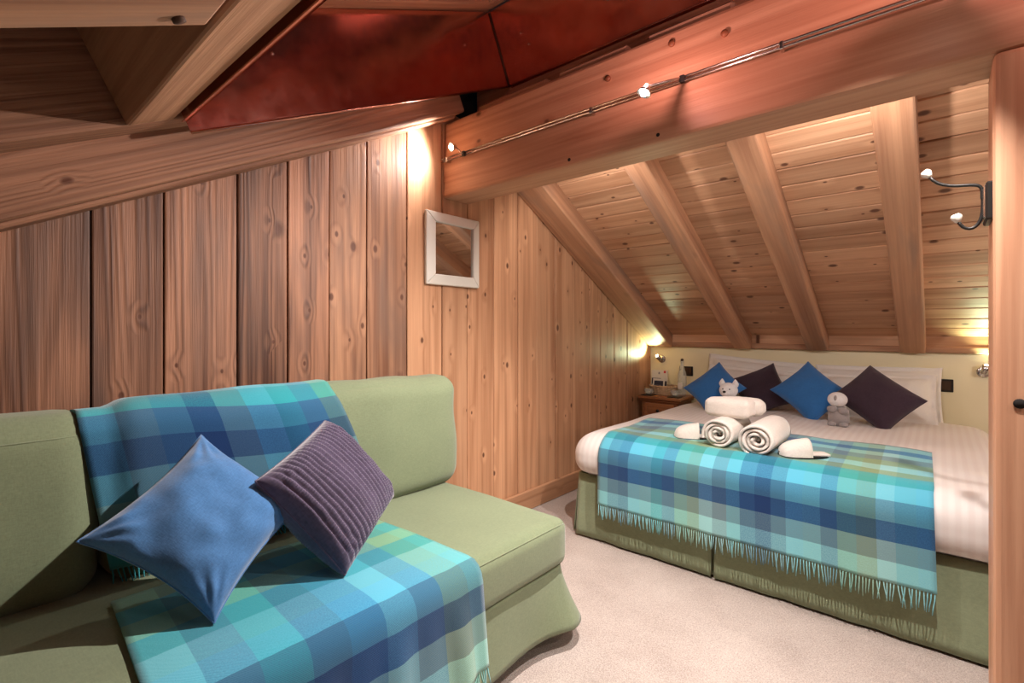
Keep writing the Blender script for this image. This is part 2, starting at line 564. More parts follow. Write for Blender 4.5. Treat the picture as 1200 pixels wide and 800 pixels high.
M['plaid_sofa'] = plaid('blue_green_check_wool_sofa', [AQ, ST, TE, S2, BL, CY, ST, OL, GN, AQ, PA, GR, S2],
                        [PA, GR, NV, ST, CY, AQ, TE, GN, TE, OL, GR, ST], .092, .080)
M['plaid_back'] = plaid('blue_green_check_wool_back', [AQ, GR, ST, NV, GR, CY, TE, ST, OL, GN, AQ, PA, BL],
                        [TE, GR, ST, NV, S2, TE, AQ, ST, NV, TE], .086, .085)

# ------------------------------------------------------------------ geometry of the place
Y_HEAD = 4.229                     # headboard wall
BF, BB = 1.727, 1.909              # ridge beam front and back faces
XR, YN = 4.6, -1.9                 # far right wall, near wall
def zf(y): return 1.426+.506*(y-.096)          # underside of the rafter on the gable wall, front slope
def zc(y): return 1.607+.482*(y-.084)          # underside of upper rafter / skylight opening, front slope
def zb(y): return 1.986-.541*(y-2.352)         # underside of back slope rafters
def struct(o): o['kind'] = 'structure'; return o

# floor
struct(bx('floor', (-.1, YN-.1, -.08), (XR+.1, Y_HEAD+.1, 0), M['carpet'], bev=0))

# gable wall: backing and upright boards
wl = struct(mk('wall_left', [(-.09, YN, 0), (-.09, Y_HEAD+.1, 0), (-.09, Y_HEAD+.1, zb(Y_HEAD)+.1), (-.09, 1.95, 2.75), (-.09, 1.7, zf(1.7)+.08), (-.09, YN, zf(YN)+.08),
                             (-.03, YN, 0), (-.03, Y_HEAD+.1, 0), (-.03, Y_HEAD+.1, zb(Y_HEAD)+.1), (-.03, 1.95, 2.75), (-.03, 1.7, zf(1.7)+.08), (-.03, YN, zf(YN)+.08)],
               [(0, 1, 2, 3, 4, 5), (11, 10, 9, 8, 7, 6), (0, 6, 7, 1), (1, 7, 8, 2), (2, 8, 9, 3), (3, 9, 10, 4), (4, 10, 11, 5), (5, 11, 6, 0)], M['hole']))
edges = [-1.9, -1.68, -1.47, -1.25, -1.05, -.82, -.62, -.40, -.16, .03, .292, .483, .715, .903, 1.083, 1.268, 1.494, 1.721, 1.905, 2.125, 2.344, 2.534, 2.743, 2.963, 3.18, 3.342, 3.555, 3.772, 3.992, 4.229]
def wall_top(y):
    return zf(y)+.08 if y < 1.75 else (2.31 if y < 1.9 else zb(y)+.07)
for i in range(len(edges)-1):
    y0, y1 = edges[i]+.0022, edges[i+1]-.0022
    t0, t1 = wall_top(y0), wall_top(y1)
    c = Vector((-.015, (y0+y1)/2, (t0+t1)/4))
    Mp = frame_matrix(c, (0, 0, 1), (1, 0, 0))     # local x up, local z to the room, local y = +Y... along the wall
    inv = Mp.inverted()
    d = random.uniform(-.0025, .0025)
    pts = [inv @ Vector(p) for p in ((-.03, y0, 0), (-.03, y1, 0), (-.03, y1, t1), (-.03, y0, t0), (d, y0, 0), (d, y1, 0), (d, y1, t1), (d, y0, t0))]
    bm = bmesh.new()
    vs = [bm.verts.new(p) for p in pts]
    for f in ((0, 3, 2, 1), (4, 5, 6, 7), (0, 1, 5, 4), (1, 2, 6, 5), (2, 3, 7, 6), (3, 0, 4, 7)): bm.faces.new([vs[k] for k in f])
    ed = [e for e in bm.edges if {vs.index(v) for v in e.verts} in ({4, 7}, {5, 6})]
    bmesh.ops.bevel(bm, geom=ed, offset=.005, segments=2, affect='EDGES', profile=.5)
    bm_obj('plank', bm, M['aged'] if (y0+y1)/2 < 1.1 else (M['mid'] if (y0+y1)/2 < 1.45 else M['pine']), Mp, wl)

struct(timber('baseboard_left', (.011, 1.0, .0625), (.011, 4.2, .0625), .022, .125, (0, 0, 1), M['pine'], bev=.006))

# headboard wall: plaster, capping strip, boards between the rafters
wb = struct(bx('wall_back', (-.05, Y_HEAD, 0), (XR, Y_HEAD+.1, 1.35), M['plaster'], bev=0))
struct(timber('trim_1', (0, Y_HEAD-.014, 1.019), (XR, Y_HEAD-.014, 1.019), .03, .042, (0, 0, 1), M['rafter'], bev=.005))
RX = [(.004, .212), (.735, .865), (1.25, 1.385), (1.79, 1.925)]
gaps = [(.0, .08), (.205, .74), (.86, 1.255), (1.38, 1.795), (1.92, 2.60), (2.60, 3.6), (3.6, XR)]
for a, b in gaps:
    if b-a > .1: timber('panel', (a, Y_HEAD-.011, 1.128), (b, Y_HEAD-.011, 1.128), .022, .18, (0, 0, 1), M['ceil'], wb, bev=.003)

# back slope: boards over rafters
dirb = Vector((0, 1, -.541)).normalized()
nb = Vector((0, .541, 1)).normalized()
cb = struct(bx('ceiling_back', (-.05, 1.93, 2.50), (XR, 1.96, 2.62), M['hole'], bev=0))
cb.data.clear_geometry()
yy0, yy1 = 1.992, Y_HEAD+.05
zt = lambda y: zb(y)+.155
cb.data.from_pydata([Vector(p)-W[cb].translation for p in ((-.05, yy0, zt(yy0)), (XR, yy0, zt(yy0)), (XR, yy1, zt(yy1)), (-.05, yy1, zt(yy1)), (-.05, yy0, zt(yy0)+.06), (XR, yy0, zt(yy0)+.06), (XR, yy1, zt(yy1)+.06), (-.05, yy1, zt(yy1)+.06))], [],
                    [(0, 1, 2, 3), (7, 6, 5, 4), (0, 4, 5, 1), (1, 5, 6, 2), (2, 6, 7, 3), (3, 7, 4, 0)])
ys = 1.99
k = 0
while ys < 4.14:
    wy = random.uniform(.094, .108)
    ym = ys+wy/2
    zc_ = zb(ym)+.135
    off = random.uniform(-.0012, .0012)
    bay = [-.02, 1.32, 2.9, XR-.02] if k % 2 else [-.02, .80, 1.86, 3.3, XR-.02]
    for a, b in zip(bay[:-1], bay[1:]):
        timber('plank', (a+.001, ym, zc_+off), (b-.001, ym, zc_+off), wy/dirb.y-.0035, .022, nb, M['ceil'], cb, bev=.0045)
    ys += wy
    k += 1

# rafters of the back slope
names = ['back slope rafter running down against the gable wall', 'second back slope rafter out from the gable wall', 'third back slope rafter out from the gable wall', 'fourth back slope rafter, next to the upright post']
for (a, b), lab in zip(RX, names):
    y0, y1 = 1.985, 4.19
    h = .125
    o = timber('rafter', Vector(((a+b)/2, y0, zb(y0)))+nb*h/2, Vector(((a+b)/2, y1, zb(y1)))+nb*h/2, b-a, h, nb, M['rafter'], bev=.009, wob=.003, seg=2)
    tag(o, 'wooden '+lab, 'rafter', 'back slope rafters')
# ridge beam
rb = thing('ridge_beam', (2.2, (BF+BB)/2, 1.845), 'big reddish double timber ridge beam carrying the spotlight rail', 'beam')
lower = timber('lower_timber', (.001, (BF+BB)/2, 1.944), (XR-.01, (BF+BB)/2, 1.944), BB-BF, .196, (0, 0, 1), M['beam'], rb, bev=.012, wob=.004, seg=2)
upper = timber('upper_timber', (.001, (BF+BB)/2+.006, 2.146), (XR-.01, (BF+BB)/2+.006, 2.146), BB-BF-.012, .20, (0, 0, 1), M['beam'], rb, bev=.014, wob=.004, seg=2)
pegm = M['rafter']
for x, z in ((.989, 2.155), (1.253, 2.194), (1.439, 2.157)):
    lathe('peg', [(.011, -.01), (.012, .004), (.0, .005)], M['legwood'], look((x, BF+.006, z), (0, -1, 0)), rb, 14)
for x, z in ((.808, 1.869), (1.204, 1.871)):
    lathe('screw_hole', [(.007, -.006), (.007, .003), (.0, .0032)], M['hole'], look((x, BF+.0015, z), (0, -1, 0)), rb, 12)

# post under the beam
pt = thing('post', (2.19, (BF+BB)/2, 0), 'square upright timber post carrying the ridge beam', 'post')
timber('shaft', (2.183, (BF+BB)/2, .001), (2.183, (BF+BB)/2, 1.848), BB-BF, .18, (1, 0, 0), M['beam'], pt, bev=.014, wob=.0015, seg=2)
lathe('bolt_hole', [(.012, -.006), (.012, .004), (.0, .0042)], M['hole'], look((2.139, BF-.0005, .968), (0, -1, 0)), pt, 16)

# front slope: timbers on the gable wall
nf = Vector((0, -.506, 1)).normalized()
nc = Vector((0, -.482, 1)).normalized()
def rafter_f(name, xa, xb, y0, y1, zfun, h, n, mat, lab, **kw):
    cx = (xa+xb)/2
    o = timber(name, Vector((cx, y0, zfun(y0)))+n*h/2, Vector((cx, y1, zfun(y1)))+n*h/2, xb-xa, h, n, mat, **kw)
    return tag(o, lab, 'rafter')
rafter_f('wall_rafter', 0.001, .14, YN+.02, BF+.03, lambda y: zf(y)+.012, .21, nf, M['old'], 'brushed timber rafter along the top of the gable wall boards', bev=.01, wob=.004, seg=2)
o = timber('wall_moulding', Vector((.05, YN+.02, zf(YN+.02)+.004)), Vector((.05, BF-.004, zf(BF)+.004)), .10, .02, nf, M['old'], bev=.006, wob=.003)
tag(o, 'thin wooden strip under the rafter on the gable wall', 'strip')
rafter_f('upper_rafter', 0.001, .25, YN+.02, 1.972, lambda y: zc(y)+.0, .33, nc, M['old'], 'deep dark timber above the gable wall rafter', bev=.008, wob=.0, seg=2)
# header across the lower end of the skylight
dirc = Vector((0, 1, .482)).normalized()
hy = .39
p = Vector((0, hy, zc(hy)))+nc*.15
o = timber('skylight_header', Vector((.252, p.y, p.z)), Vector((1.70, p.y, p.z)), .115/dirc.y, .30, nc, M['rafter'], bev=.008, wob=.003, seg=2)
tag(o, 'timber header across the lower end of the copper lined skylight', 'beam')
# rafter running down from the header
nr = thing('lower_rafter', (1.03, -.8, zc(-.8)), 'timber rafter with a rusty bolt running down from the skylight header', 'rafter')
y0, y1 = YN+.02, .318
timber('shaft', Vector((1.03, y0, zc(y0)-.004))+nc*.15, Vector((1.03, y1, zc(y1)-.004))+nc*.15, .145, .30, nc, M['rafter'], nr, bev=.008, wob=.003, seg=2)
lathe('bolt_head', [(.011, -.004), (.011, .005), (.0, .006)], M['rust'], look(Vector((.995, .262, zc(.262)-.005)), -nc), nr, 12)

# copper lined skylight shaft
sk = thing('copper_lining', (.8, 1.2, zc(1.2)), 'polished copper lining of the skylight shaft, screwed to the timbers', 'lining')
def sheet(name, pts, n, t, mat, parent):
    n = Vector(n).normalized()*t
    V = [Vector(p) for p in pts]+[Vector(p)+n for p in pts]
    k = len(pts)
    Fc = [tuple(range(k)), tuple(reversed(range(k, 2*k)))]+[(i, k+i, k+(i+1) % k, (i+1) % k) for i in range(k)]
    return mk(name, V, Fc, mat, parent)
ya, yb_ = .47, 1.935
H = .355
def cp(x, y, h): return Vector((x, y, zc(y)))+nc*h
XA, XB = .262, 1.62
def wavy_panel(name, A, B, h, nrm):
    """thin metal sheet from edge A-B rising along nc, slightly buckled"""
    V, Fc = [], []
    nx, nz = 36, 10
    for l in (0, 1):
        for i in range(nx+1):
            for j in range(nz+1):
                q = A.lerp(B, i/nx)+nc*(h*j/nz)
                w = math.sin(math.pi*i/nx)*math.sin(math.pi*j/nz)
                q = q+Vector(nrm)*(.006*noise.noise(q*5)*w-.0015*l)
                V.append(q)
    a = (nx+1)*(nz+1)
    for i in range(nx):
        for j in range(nz):
            q = (i*(nz+1)+j, (i+1)*(nz+1)+j, (i+1)*(nz+1)+j+1, i*(nz+1)+j+1)
            Fc.append(q); Fc.append(tuple(a+t for t in reversed(q)))
    return mk(name, V, Fc, M['copper'], sk, True)
wavy_panel('panel', cp(XA, ya, -.045), cp(XA, yb_, -.062), H, (1, 0, 0))
wavy_panel('panel', cp(XA, yb_, -.062), cp(XB, yb_, -.062), H, (0, -1, 0))
wavy_panel('panel', cp(XB, ya, -.042), cp(XB, yb_, -.042), H, (-1, 0, 0))
wavy_panel('panel', cp(XA, ya, -.014), cp(XB, ya, -.014), H, (0, 1, 0))
# folded lips under the timbers
def lip(A, B, out, wdt):
    sheet('lip', [A-nc*.042, B-nc*.042, B-nc*.042+out*wdt, A-nc*.042+out*wdt], nc, .003, M['copper'], sk)
lip(cp(XA, ya, 0), cp(XA, yb_, 0), Vector((-1, 0, 0)), .012)
lip(cp(XA, yb_, -.02), cp(XB, yb_, -.02), Vector((0, .83, -.56)), .03)
lip(cp(XA, ya, .03), cp(XB, ya, .03), -dirc, .012)
tube('light_catch_bead', [cp(XA+.001, ya, -.045), cp(XA+.001, yb_, -.062)], .005, M['copper'], sk, 8)  # both beads added so the lip catches light as a bright line
tube('light_catch_bead', [cp(XA, yb_-.001, -.062), cp(XB, yb_-.001, -.062)], .006, M['copper'], sk, 8)
tube('corner_seam', [cp(XA+.002, yb_-.003, -.055), cp(XA+.002, yb_-.003, H-.066)], .0035, M['rust'], sk, 6)
def scr(name, x, y, h, n):
    lathe(name, [(.005, -.002), (.005, .002), (.003, .004), (0, .0045)], M['chrome'], look(cp(x, y, h), n), sk, 10)
for y, h in ((.80, .16), (1.70, .15)): scr('screw', XA+.003, y, h, (1, 0, 0))
for x, h in ((.42, .14), (.9, .10), (.45, .08)): scr('screw', x, yb_-.006, h, (0, -1, 0))
# wooden frame and pane that close the shaft
fr = thing('skylight_window', (.9, 1.2, zc(1.2)+.38), 'wooden framed skylight pane at the top of the copper shaft', 'skylight')
def fbar(A, B): timber('frame_bar', A, B, .09, .06, nc, M['rafter'], fr, bev=.006)
hh = H-.02
fbar(cp(XA+.02, ya, hh), cp(XA+.02, yb_, hh)); fbar(cp(XB-.02, ya, hh), cp(XB-.02, yb_, hh))
fbar(cp(XA, ya+.02, hh), cp(XB, ya+.02, hh)); fbar(cp(XA, yb_-.02, hh), cp(XB, yb_-.02, hh))
sheet('pane', [cp(XA, ya, hh+.02), cp(XB, ya, hh+.02), cp(XB, yb_, hh+.02), cp(XA, yb_, hh+.02)], nc, .012, M['glassdark'], fr)
# blocks between the beam and the copper
for a, b in ((.22, .66), (.72, 1.06), (1.14, 1.46)):
    o = timber('packing_block', (a, 1.82, 2.264), (b, 1.82, 2.264), .11, .045, (0, 0, 1), M['rafter'], bev=.012)
    tag(o, 'short timber block on the ridge beam '+{.22: 'at the corner of the copper lining', 0.72: 'just behind the middle spotlight', 1.14: 'beside the round pegs'}[a], 'block', 'packing blocks on the ridge beam')

o = timber('infill_board', (.256, 1.958, 2.33), (XR-.02, 1.958, 2.33), .03, .18, (0, 0, 1), M['rafter'], bev=.004)
tag(o, 'long board closing the gap above the ridge beam', 'board')
# front slope boarding (with the opening for the skylight)
cf = struct(mk('ceiling_front', [cp(-.05, YN, .40), cp(XR, YN, .40), cp(XR, ya-.12, .40), cp(-.05, ya-.12, .40)]+[cp(-.05, YN, .45), cp(XR, YN, .45), cp(XR, ya-.12, .45), cp(-.05, ya-.12, .45)]
          + [cp(XB+.05, ya-.12, .40), cp(XR, ya-.12, .40), cp(XR, 2.0, .40), cp(XB+.05, 2.0, .40), cp(XB+.05, ya-.12, .45), cp(XR, ya-.12, .45), cp(XR, 2.0, .45), cp(XB+.05, 2.0, .45)],
          [(0, 1, 2, 3), (7, 6, 5, 4), (0, 4, 5, 1), (1, 5, 6, 2), (2, 6, 7, 3), (3, 7, 4, 0), (8, 9, 10, 11), (15, 14, 13, 12), (8, 12, 13, 9), (9, 13, 14, 10), (10, 14, 15, 11), (11, 15, 12, 8)], M['old']))
s_ = YN
while s_ < 1.93:
    wy = .14
    ym = s_+wy/2
    x0 = .0 if ym < ya-.15 else XB+.05
    q = cp(0, ym, .388)
    timber('plank', (x0, q.y, q.z), (XR-.02, q.y, q.z), wy/dirc.y-.003, .022, nc, M['old'], cf, bev=.005)
    s_ += wy
struct(bx('trim_2', (0, 1.978, 2.24), (XR, 2.005, 2.95), M['ceil'], bev=.004))
struct(timber('wall_right', (XR+.05, 1.15, .0), (XR+.05, 1.15, 3.0), 6.4, .1, (1, 0, 0), M['aged'], bev=.002))
struct(timber('wall_near', (-.05, YN-.05, .5), (XR, YN-.05, .5), .1, 1.1, (0, 0, 1), M['aged'], bev=.002))

# ================================================================== lights of the room, some unseen and added
tr = thing('track_rail', (2.2, 1.70, 2.03), 'twin steel low voltage rail running along the ridge beam', 'rail')
for dz in (0, .014):
    tube('rod', [(.02, 1.701, 2.026+dz), (XR-.05, 1.701, 2.026+dz)], .0042, M['chrome'], tr, 8)
for x in (.06, .93, 1.62, 2.5, 3.4, 4.3):
    bx('standoff', (x-.006, 1.696, 2.02), (x+.006, BF+.006, 2.046), M['chrome'], tr, .002)
def spotlamp(name, loc, aim, label, watts, size=110, pink=0.0):
    loc = Vector(loc)
    d = (Vector(aim)-loc).normalized()
    t = thing(name, (loc.x, 1.70, 2.033), label, 'spotlight', 'rail spotlights')
    a = Vector((loc.x+.05, 1.70, 2.033))
    tube('arm', [a, a+Vector((-.006, -.012, .002)), loc-d*.03], .0032, M['chrome'], t, 8)
    bx('clamp', a-Vector((.009, .009, .012)), a+Vector((.009, .009, .012)), M['black'], t, .002)
    lathe('reflector', [(.006, -.034), (.010, -.03), (.017, -.014), (.0235, -.002), (.0225, -.002), (.015, -.014), (.004, -.026)], M['chrome'], look(loc, d), t, 20)
    ball('bulb', loc-d*.004, .0125, M['bulb'], t, 2)
    lamp('halogen_light', 'SPOT', loc+d*.014, watts, WARM, t, aim, size, .9, .012)
    if pink: lamp('dichroic_glow', 'POINT', loc-d*.035+Vector((0, -.012, 0)), pink, (1, .50, .47), t, None, r=.004)
    return t
spotlamp('spotlight', (.14, 1.655, 2.065), (0, 1.15, 1.93), 'lit rail spotlight beside the gable wall', 18, 165, 1.0)
spotlamp('spotlight', (1.257, 1.50, 1.924), (.80, .90, .5), 'lit rail spotlight at the middle of the ridge beam, glowing pink behind', 140, 145, 6.0)
spotlamp('spotlight', (2.0, 1.45, 2.01), (1.35, 1.85, .3), 'lit rail spotlight near the post', 90, 95, 5)
spotlamp('spotlight', (2.95, 1.45, 2.0), (2.7, 1.0, .2), 'unseen rail spotlight added beyond the post', 40, 110, 3)  # unseen lamp, added further along the rail
# two unseen spots added behind the beam to brighten the bed side
def back_fill_spot(x, watts):
    loc = Vector((x, 1.975, 1.945))
    d = Vector((0, .75, -.65)).normalized()
    t = thing('bed_fill_spotlight', (x, 1.93, 1.95), 'unseen fill spotlight added on the bed side of the ridge beam, %s' % ('near the gable wall' if x < 1 else 'near the post'), 'spotlight', 'added fill spotlights behind the beam')
    bx('clamp', (x-.015, BB-.002, 1.95), (x+.015, BB+.02, 1.985), M['black'], t, .002)
    tube('arm', [(x, BB+.015, 1.968), loc-d*.025], .004, M['chrome'], t, 8)
    lathe('reflector', [(.006, -.034), (.010, -.03), (.017, -.014), (.0235, -.002), (.0225, -.002), (.015, -.014), (.004, -.026)], M['chrome'], look(loc, d), t, 20)
    ball('bulb', loc-d*.004, .0125, M['bulb'], t, 2)
    lamp('halogen_light', 'SPOT', loc+d*.014, watts, WARM, t, loc+d, 165, .5, .02)
back_fill_spot(.62, 13)
back_fill_spot(1.70, 20)
# wall lights by the bed
def reading(name, loc, d, label, watts):
    loc = Vector(loc)
    d = Vector(d).normalized()
    t = thing(name, loc, label, 'wall lamp', 'bedside reading lamps')
    lathe('wall_plate', [(.034, 0), (.034, .008), (.028, .012), (0, .0125)], M['chrome'], look(loc, (0, -1, 0)), t, 24)
    e = loc+Vector((0, -.045, 0))
    tube('arm', [loc, loc+Vector((0, -.03, 0)), e], .006, M['chrome'], t, 10)
    lathe('lamp_head', [(.012, -.03), (.019, -.025), (.019, .03), (.017, .03), (.015, .01), (0, .005)], M['chrome'], look(e+d*.02, d), t, 20)
    ball('bulb', e+d*.045, .011, M['bulbcool'], t, 2)
    lamp('reading_light', 'SPOT', e+d*.058, watts, (.80, 1.0, .60), t, e+d, 125, .7, .012)
    return t
reading('reading_lamp', (.105, Y_HEAD, .885), (-.1, -.25, .24), 'small steel reading lamp on the wall above the bedside cabinet', 8)
reading('reading_lamp', (2.20, Y_HEAD, .885), (.2, -.2, 1), 'small steel reading lamp on the wall beside the post', 8)
# bedside sockets
for x, lab in ((.344, 'dark square wall socket behind the glass bottle'), (2.018, 'dark square wall socket beside the right hand pillow')):
    t = thing('wall_socket', (x, Y_HEAD, .75), lab, 'socket', 'wall sockets')
    bx('plate', (x-.042, Y_HEAD-.008, .748), (x+.042, Y_HEAD, .83), M['black'], t, .003)
    bx('rocker', (x-.03, Y_HEAD-.012, .76), (x+.03, Y_HEAD-.007, .818), M['rust'], t, .002)
# unseen fill lamp added behind the camera to brighten the room
t = thing('ceiling_fill_globe', (3.0, .1, 1.62), 'unseen frosted globe added as fill light under the front slope', 'lamp')
ball('globe', (3.0, .1, 1.62), .09, plain('fill_globe_glow', (1, .95, .88), .6, emit=(1, .9, .83), es=8), t, 3)
tube('stem', [(3.0, .1, 1.70), (3.0, .1, zc(.1)+.43)], .012, M['chrome'], t)

t = thing('alcove_fill_globe', (3.0, 3.1, zb(3.1)), 'unseen frosted globe added as fill light under the back slope beyond the post', 'lamp')  # hidden beyond the post, added to lift the light over the bed
ball('globe', (3.0, 3.1, 1.33), .09, plain('fill_globe_glow_back', (1, .95, .88), .6, emit=(1, .9, .83), es=55), t, 3)
tube('stem', [(3.0, 3.1, 1.41), (3.0, 3.1, zb(3.1)+.115)], .012, M['chrome'], t)
# ================================================================== mirror
mr = thing('wall_mirror', (.01, 1.79, 1.383), 'small mirror in a broad white frame on the gable wall', 'mirror')
y0, y1, z0, z1 = 1.597, 1.978, 1.383, 1.763
fw = .055
def fbar2(pts):
    n = Vector((.028, 0, 0))
    V = [Vector(p) for p in pts]
    V = V+[V[0]+n*.75, V[1]+n*.75, V[2]+n*1.15, V[3]+n*1.15]
    o = mk('frame_side', V, [(3, 2, 1, 0), (4, 5, 6, 7), (0, 1, 5, 4), (1, 2, 6, 5), (2, 3, 7, 6), (3, 0, 4, 7)], M['white'], mr)
    md = o.modifiers.new('soft', 'BEVEL'); md.width = .006; md.segments = 3
x0 = .003
for q in ([(y0, z0), (y1, z0), (y1-fw, z0+fw), (y0+fw, z0+fw)], [(y1, z0), (y1, z1), (y1-fw, z1-fw), (y1-fw, z0+fw)], [(y1, z1), (y0, z1), (y0+fw, z1-fw), (y1-fw, z1-fw)], [(y0, z1), (y0, z0), (y0+fw, z0+fw), (y0+fw, z1-fw)]):
    fbar2([(x0, a, b) for a, b in q])
bx('glass', (x0+.004, y0+fw-.01, z0+fw-.01), (x0+.018, y1-fw+.01, z1-fw+.01), M['mirror'], mr, 0)

# ================================================================== coat hook on the post
hk = thing('coat_hook', (2.10, 1.80, 1.43), 'double wrought iron coat hook with white porcelain knobs on the post', 'coat hook')
V = [(2.1045, 1.768, 1.435), (2.1045, 1.832, 1.435), (2.1045, 1.832, 1.575), (2.1045, 1.768, 1.575)]
bm_plate = bx('back_plate', (2.080, 1.745, 1.432), (2.098, 1.865, 1.53), M['black'], hk, .004)
bx('plate_face', (2.0765, 1.752, 1.439), (2.081, 1.858, 1.523), M['chrome'], hk, .002)
def bez(p, n=14):
    p = [Vector(x) for x in p]
    out = []
    for i in range(n+1):
        t = i/n
        q = p[:]
        while len(q) > 1: q = [q[j].lerp(q[j+1], t) for j in range(len(q)-1)]
        out.append(q[0])
    return out
tube('upper_arm', bez([(2.076, 1.80, 1.50), (2.078, 1.80, 1.545), (2.07, 1.80, 1.538), (2.03, 1.80, 1.537), (1.99, 1.80, 1.535), (1.968, 1.80, 1.578)]), .0042, M['black'], hk, 10)
tube('lower_arm', bez([(2.076, 1.80, 1.52), (2.078, 1.80, 1.47), (2.085, 1.80, 1.405), (2.04, 1.80, 1.405), (2.028, 1.80, 1.445)]), .0042, M['black'], hk, 10)
bx('bracket', (2.072, 1.794, 1.495), (2.09, 1.806, 1.52), M['black'], hk, .002)
for loc, d in (((1.964, 1.80, 1.585), (-.6, 0, .8)), ((2.026, 1.80, 1.452), (-.3, 0, 1))):
    lathe('knob', [(.005, -.012), (.008, -.008), (.0125, 0), (.0125, .006), (.009, .011), (0, .0125)], M['porcelain'], look(loc, d), hk, 18)

# ================================================================== sofa
sf = thing('sofa', (.5, .15, 0), 'long armless sofa in sage green cloth along the gable wall', 'sofa')
SY0, SY1 = -1.25, 1.53
seat = soft_box('seat_cushion', (.06, SY0, .272), (.945, SY1, .452), .045, M['sofa'], sf, 34, (.008, .006, .022), .006, 3.2)
def lean(p):
    q = p.copy()
    q.x += (0.94-p.z)*.075
    return q
backr = soft_box('back_cushion', (.075, .275, .445), (.292, 1.575, .935), .075, M['sofa'], sf, 30, (.022, .012, .008), .012, 4.5, lean, 3)
backl = soft_box('back_cushion', (.075, SY0, .445), (.292, .262, .925), .07, M['sofa'], sf, 30, (.022, .012, .012), .012, 4.5, lean, 9)
bx('back_frame', (.024, SY0, .10), (.10, SY1+.01, .80), M['sofa'], sf, .02, 3, True)
bx('base_frame', (.03, SY0+.02, .085), (.90, SY1-.02, .278), M['sofa'], sf, .02, 2, True)
# loose skirt with a flared hem at the corner
path = []
for i in range(60): path.append(Vector((.925, SY0+(1.47-SY0)*i/59, 0)))
for i in range(1, 10):
    a = i/9*math.pi/2
    path.append(Vector((.925-.05*(1-math.cos(a)), 1.47+.05*math.sin(a), 0)))
for i in range(1, 24): path.append(Vector((.875-.84*i/23, 1.52, 0)))
V, Fc = [], []
nz = 12
for i, p in enumerate(path):
    t = (path[min(i+1, len(path)-1)]-path[max(i-1, 0)]).normalized()
    out = Vector((t.y, -t.x, 0))
    dc = (p-Vector((.915, 1.51, 0))).length
    fl = .022+.055*math.exp(-(dc/.10)**2)
    for j in range(nz+1):
        f = j/nz
        z = .285-(.285-.062-.012*math.exp(-(dc/.25)**2))*f
        w = .004*math.sin(p.y*17+p.x*9)*f+.005*noise.noise(Vector((p.x*6, p.y*6, z*4)))
        V.append(p+out*(fl*f**1.4+w)+Vector((0, 0, z)))
for i in range(len(path)-1):
    for j in range(nz):
        Fc.append((i*(nz+1)+j, i*(nz+1)+j+1, (i+1)*(nz+1)+j+1, (i+1)*(nz+1)+j))
skirt = mk('skirt', V, Fc, M['sofa'], sf, True)
md = skirt.modifiers.new('cloth', 'SOLIDIFY'); md.thickness = .006; md.offset = 0
for x, y in ((.86, 1.45), (.10, 1.45), (.86, -1.15), (.10, -1.15)):
    lathe('leg', [(.022, 0), (.024, .004), (.031, .09), (.0, .091)], M['legwood'], Matrix.Translation((x, y, 0)), sf, 18)
# piping seams: front edge of the seat cushion, top of the left back cushion
sb = bvh(seat)
def cast(t, o, d):
    h = t.ray_cast(Vector(o), Vector(d).normalized())
    return h[0]
pts = []
for i in range(70):
    y = SY0+.05+(SY1-.03-SY0-.05)*i/69
    h = cast(sb, (1.25, y, .75), (-.98, 0, -1))
    if h: pts.append(h)
V, Fc = tube_geo(pts, .0028, 6)
mk('piping', V, Fc, M['sofa'], seat, True)
lb = bvh(backl)
pts = [h for h in (cast(lb, (.8, SY0+.08+(1.50-.08)*i/40, .872), (-1, 0, 0)) for i in range(41)) if h]
V, Fc = tube_geo(pts, .0022, 6)
mk('piping', V, Fc, M['sofa'], backl, True)

# ------------------------------------------------------------------ draped throws
def drape(name, label, cat, rows, mat, fringe_ends, thick=.007, flen=.055, u0=0.0, spacing=.0102):
    """rows: list over u of polylines (lists of points) with the same count; uv in metres measured from the last point"""
    nu, nv = len(rows), len(rows[0])
    V, UV, Fc = [], [], []
    u = u0
    for i, r in enumerate(rows):
        if i: u += sum((r[j]-rows[i-1][j]).length for j in range(0, nv, 4))/len(range(0, nv, 4))
        d = [0.0]
        for j in range(nv-1, 0, -1): d.append(d[-1]+(r[j]-r[j-1]).length)
        d.reverse()
        for j in range(nv):
            V.append(r[j]); UV.append((u, d[j]))
    for i in range(nu-1):
        for j in range(nv-1):
            Fc.append((i*nv+j, i*nv+j+1, (i+1)*nv+j+1, (i+1)*nv+j))
    root = mk(name, V, Fc, mat, None, True, UV)
    tag(root, label, cat)
    md = root.modifiers.new('wool', 'SOLIDIFY'); md.thickness = thick; md.offset = 0
    # fringe
    FV, FF, FU = [], [], []
    tot = sum((rows[i][-1]-rows[i-1][-1]).length for i in range(1, nu))
    n = int(tot/spacing)
    for k in range(n):
        f = (k+.5)/n*(nu-1)
        i = min(int(f), nu-2)
        a = rows[i][-1].lerp(rows[i+1][-1], f-i)
        pr = rows[i][-3].lerp(rows[i+1][-3], f-i)
        down = (a-pr).normalized()
        side = (rows[i+1][-1]-rows[i][-1]).normalized()
        sway = random.uniform(-.35, .35)
        L = flen*random.uniform(.8, 1.1)
        outw = side.cross(down)*random.uniform(-.12, .12)
        dirn = down if down.z < -.5 else Vector((0, 0, -1))
        p = [a-down*.004, a+dirn*L*.33+side*L*.1*sway, a+dirn*L*.68+side*L*.3*sway+outw*L*.3, a+dirn*L+side*L*.42*sway+outw*L]
        b = len(FV)
        tube_geo(p, [.0021, .0024, .0021, .0017], 4, True, FV, FF)
        FU += [(u0+tot*(k+.5)/n, .002)]*(len(FV)-b)
    fo = mk('fringe', FV, FF, mat, root, True, FU)
    fo['kind'] = 'stuff'
    return root

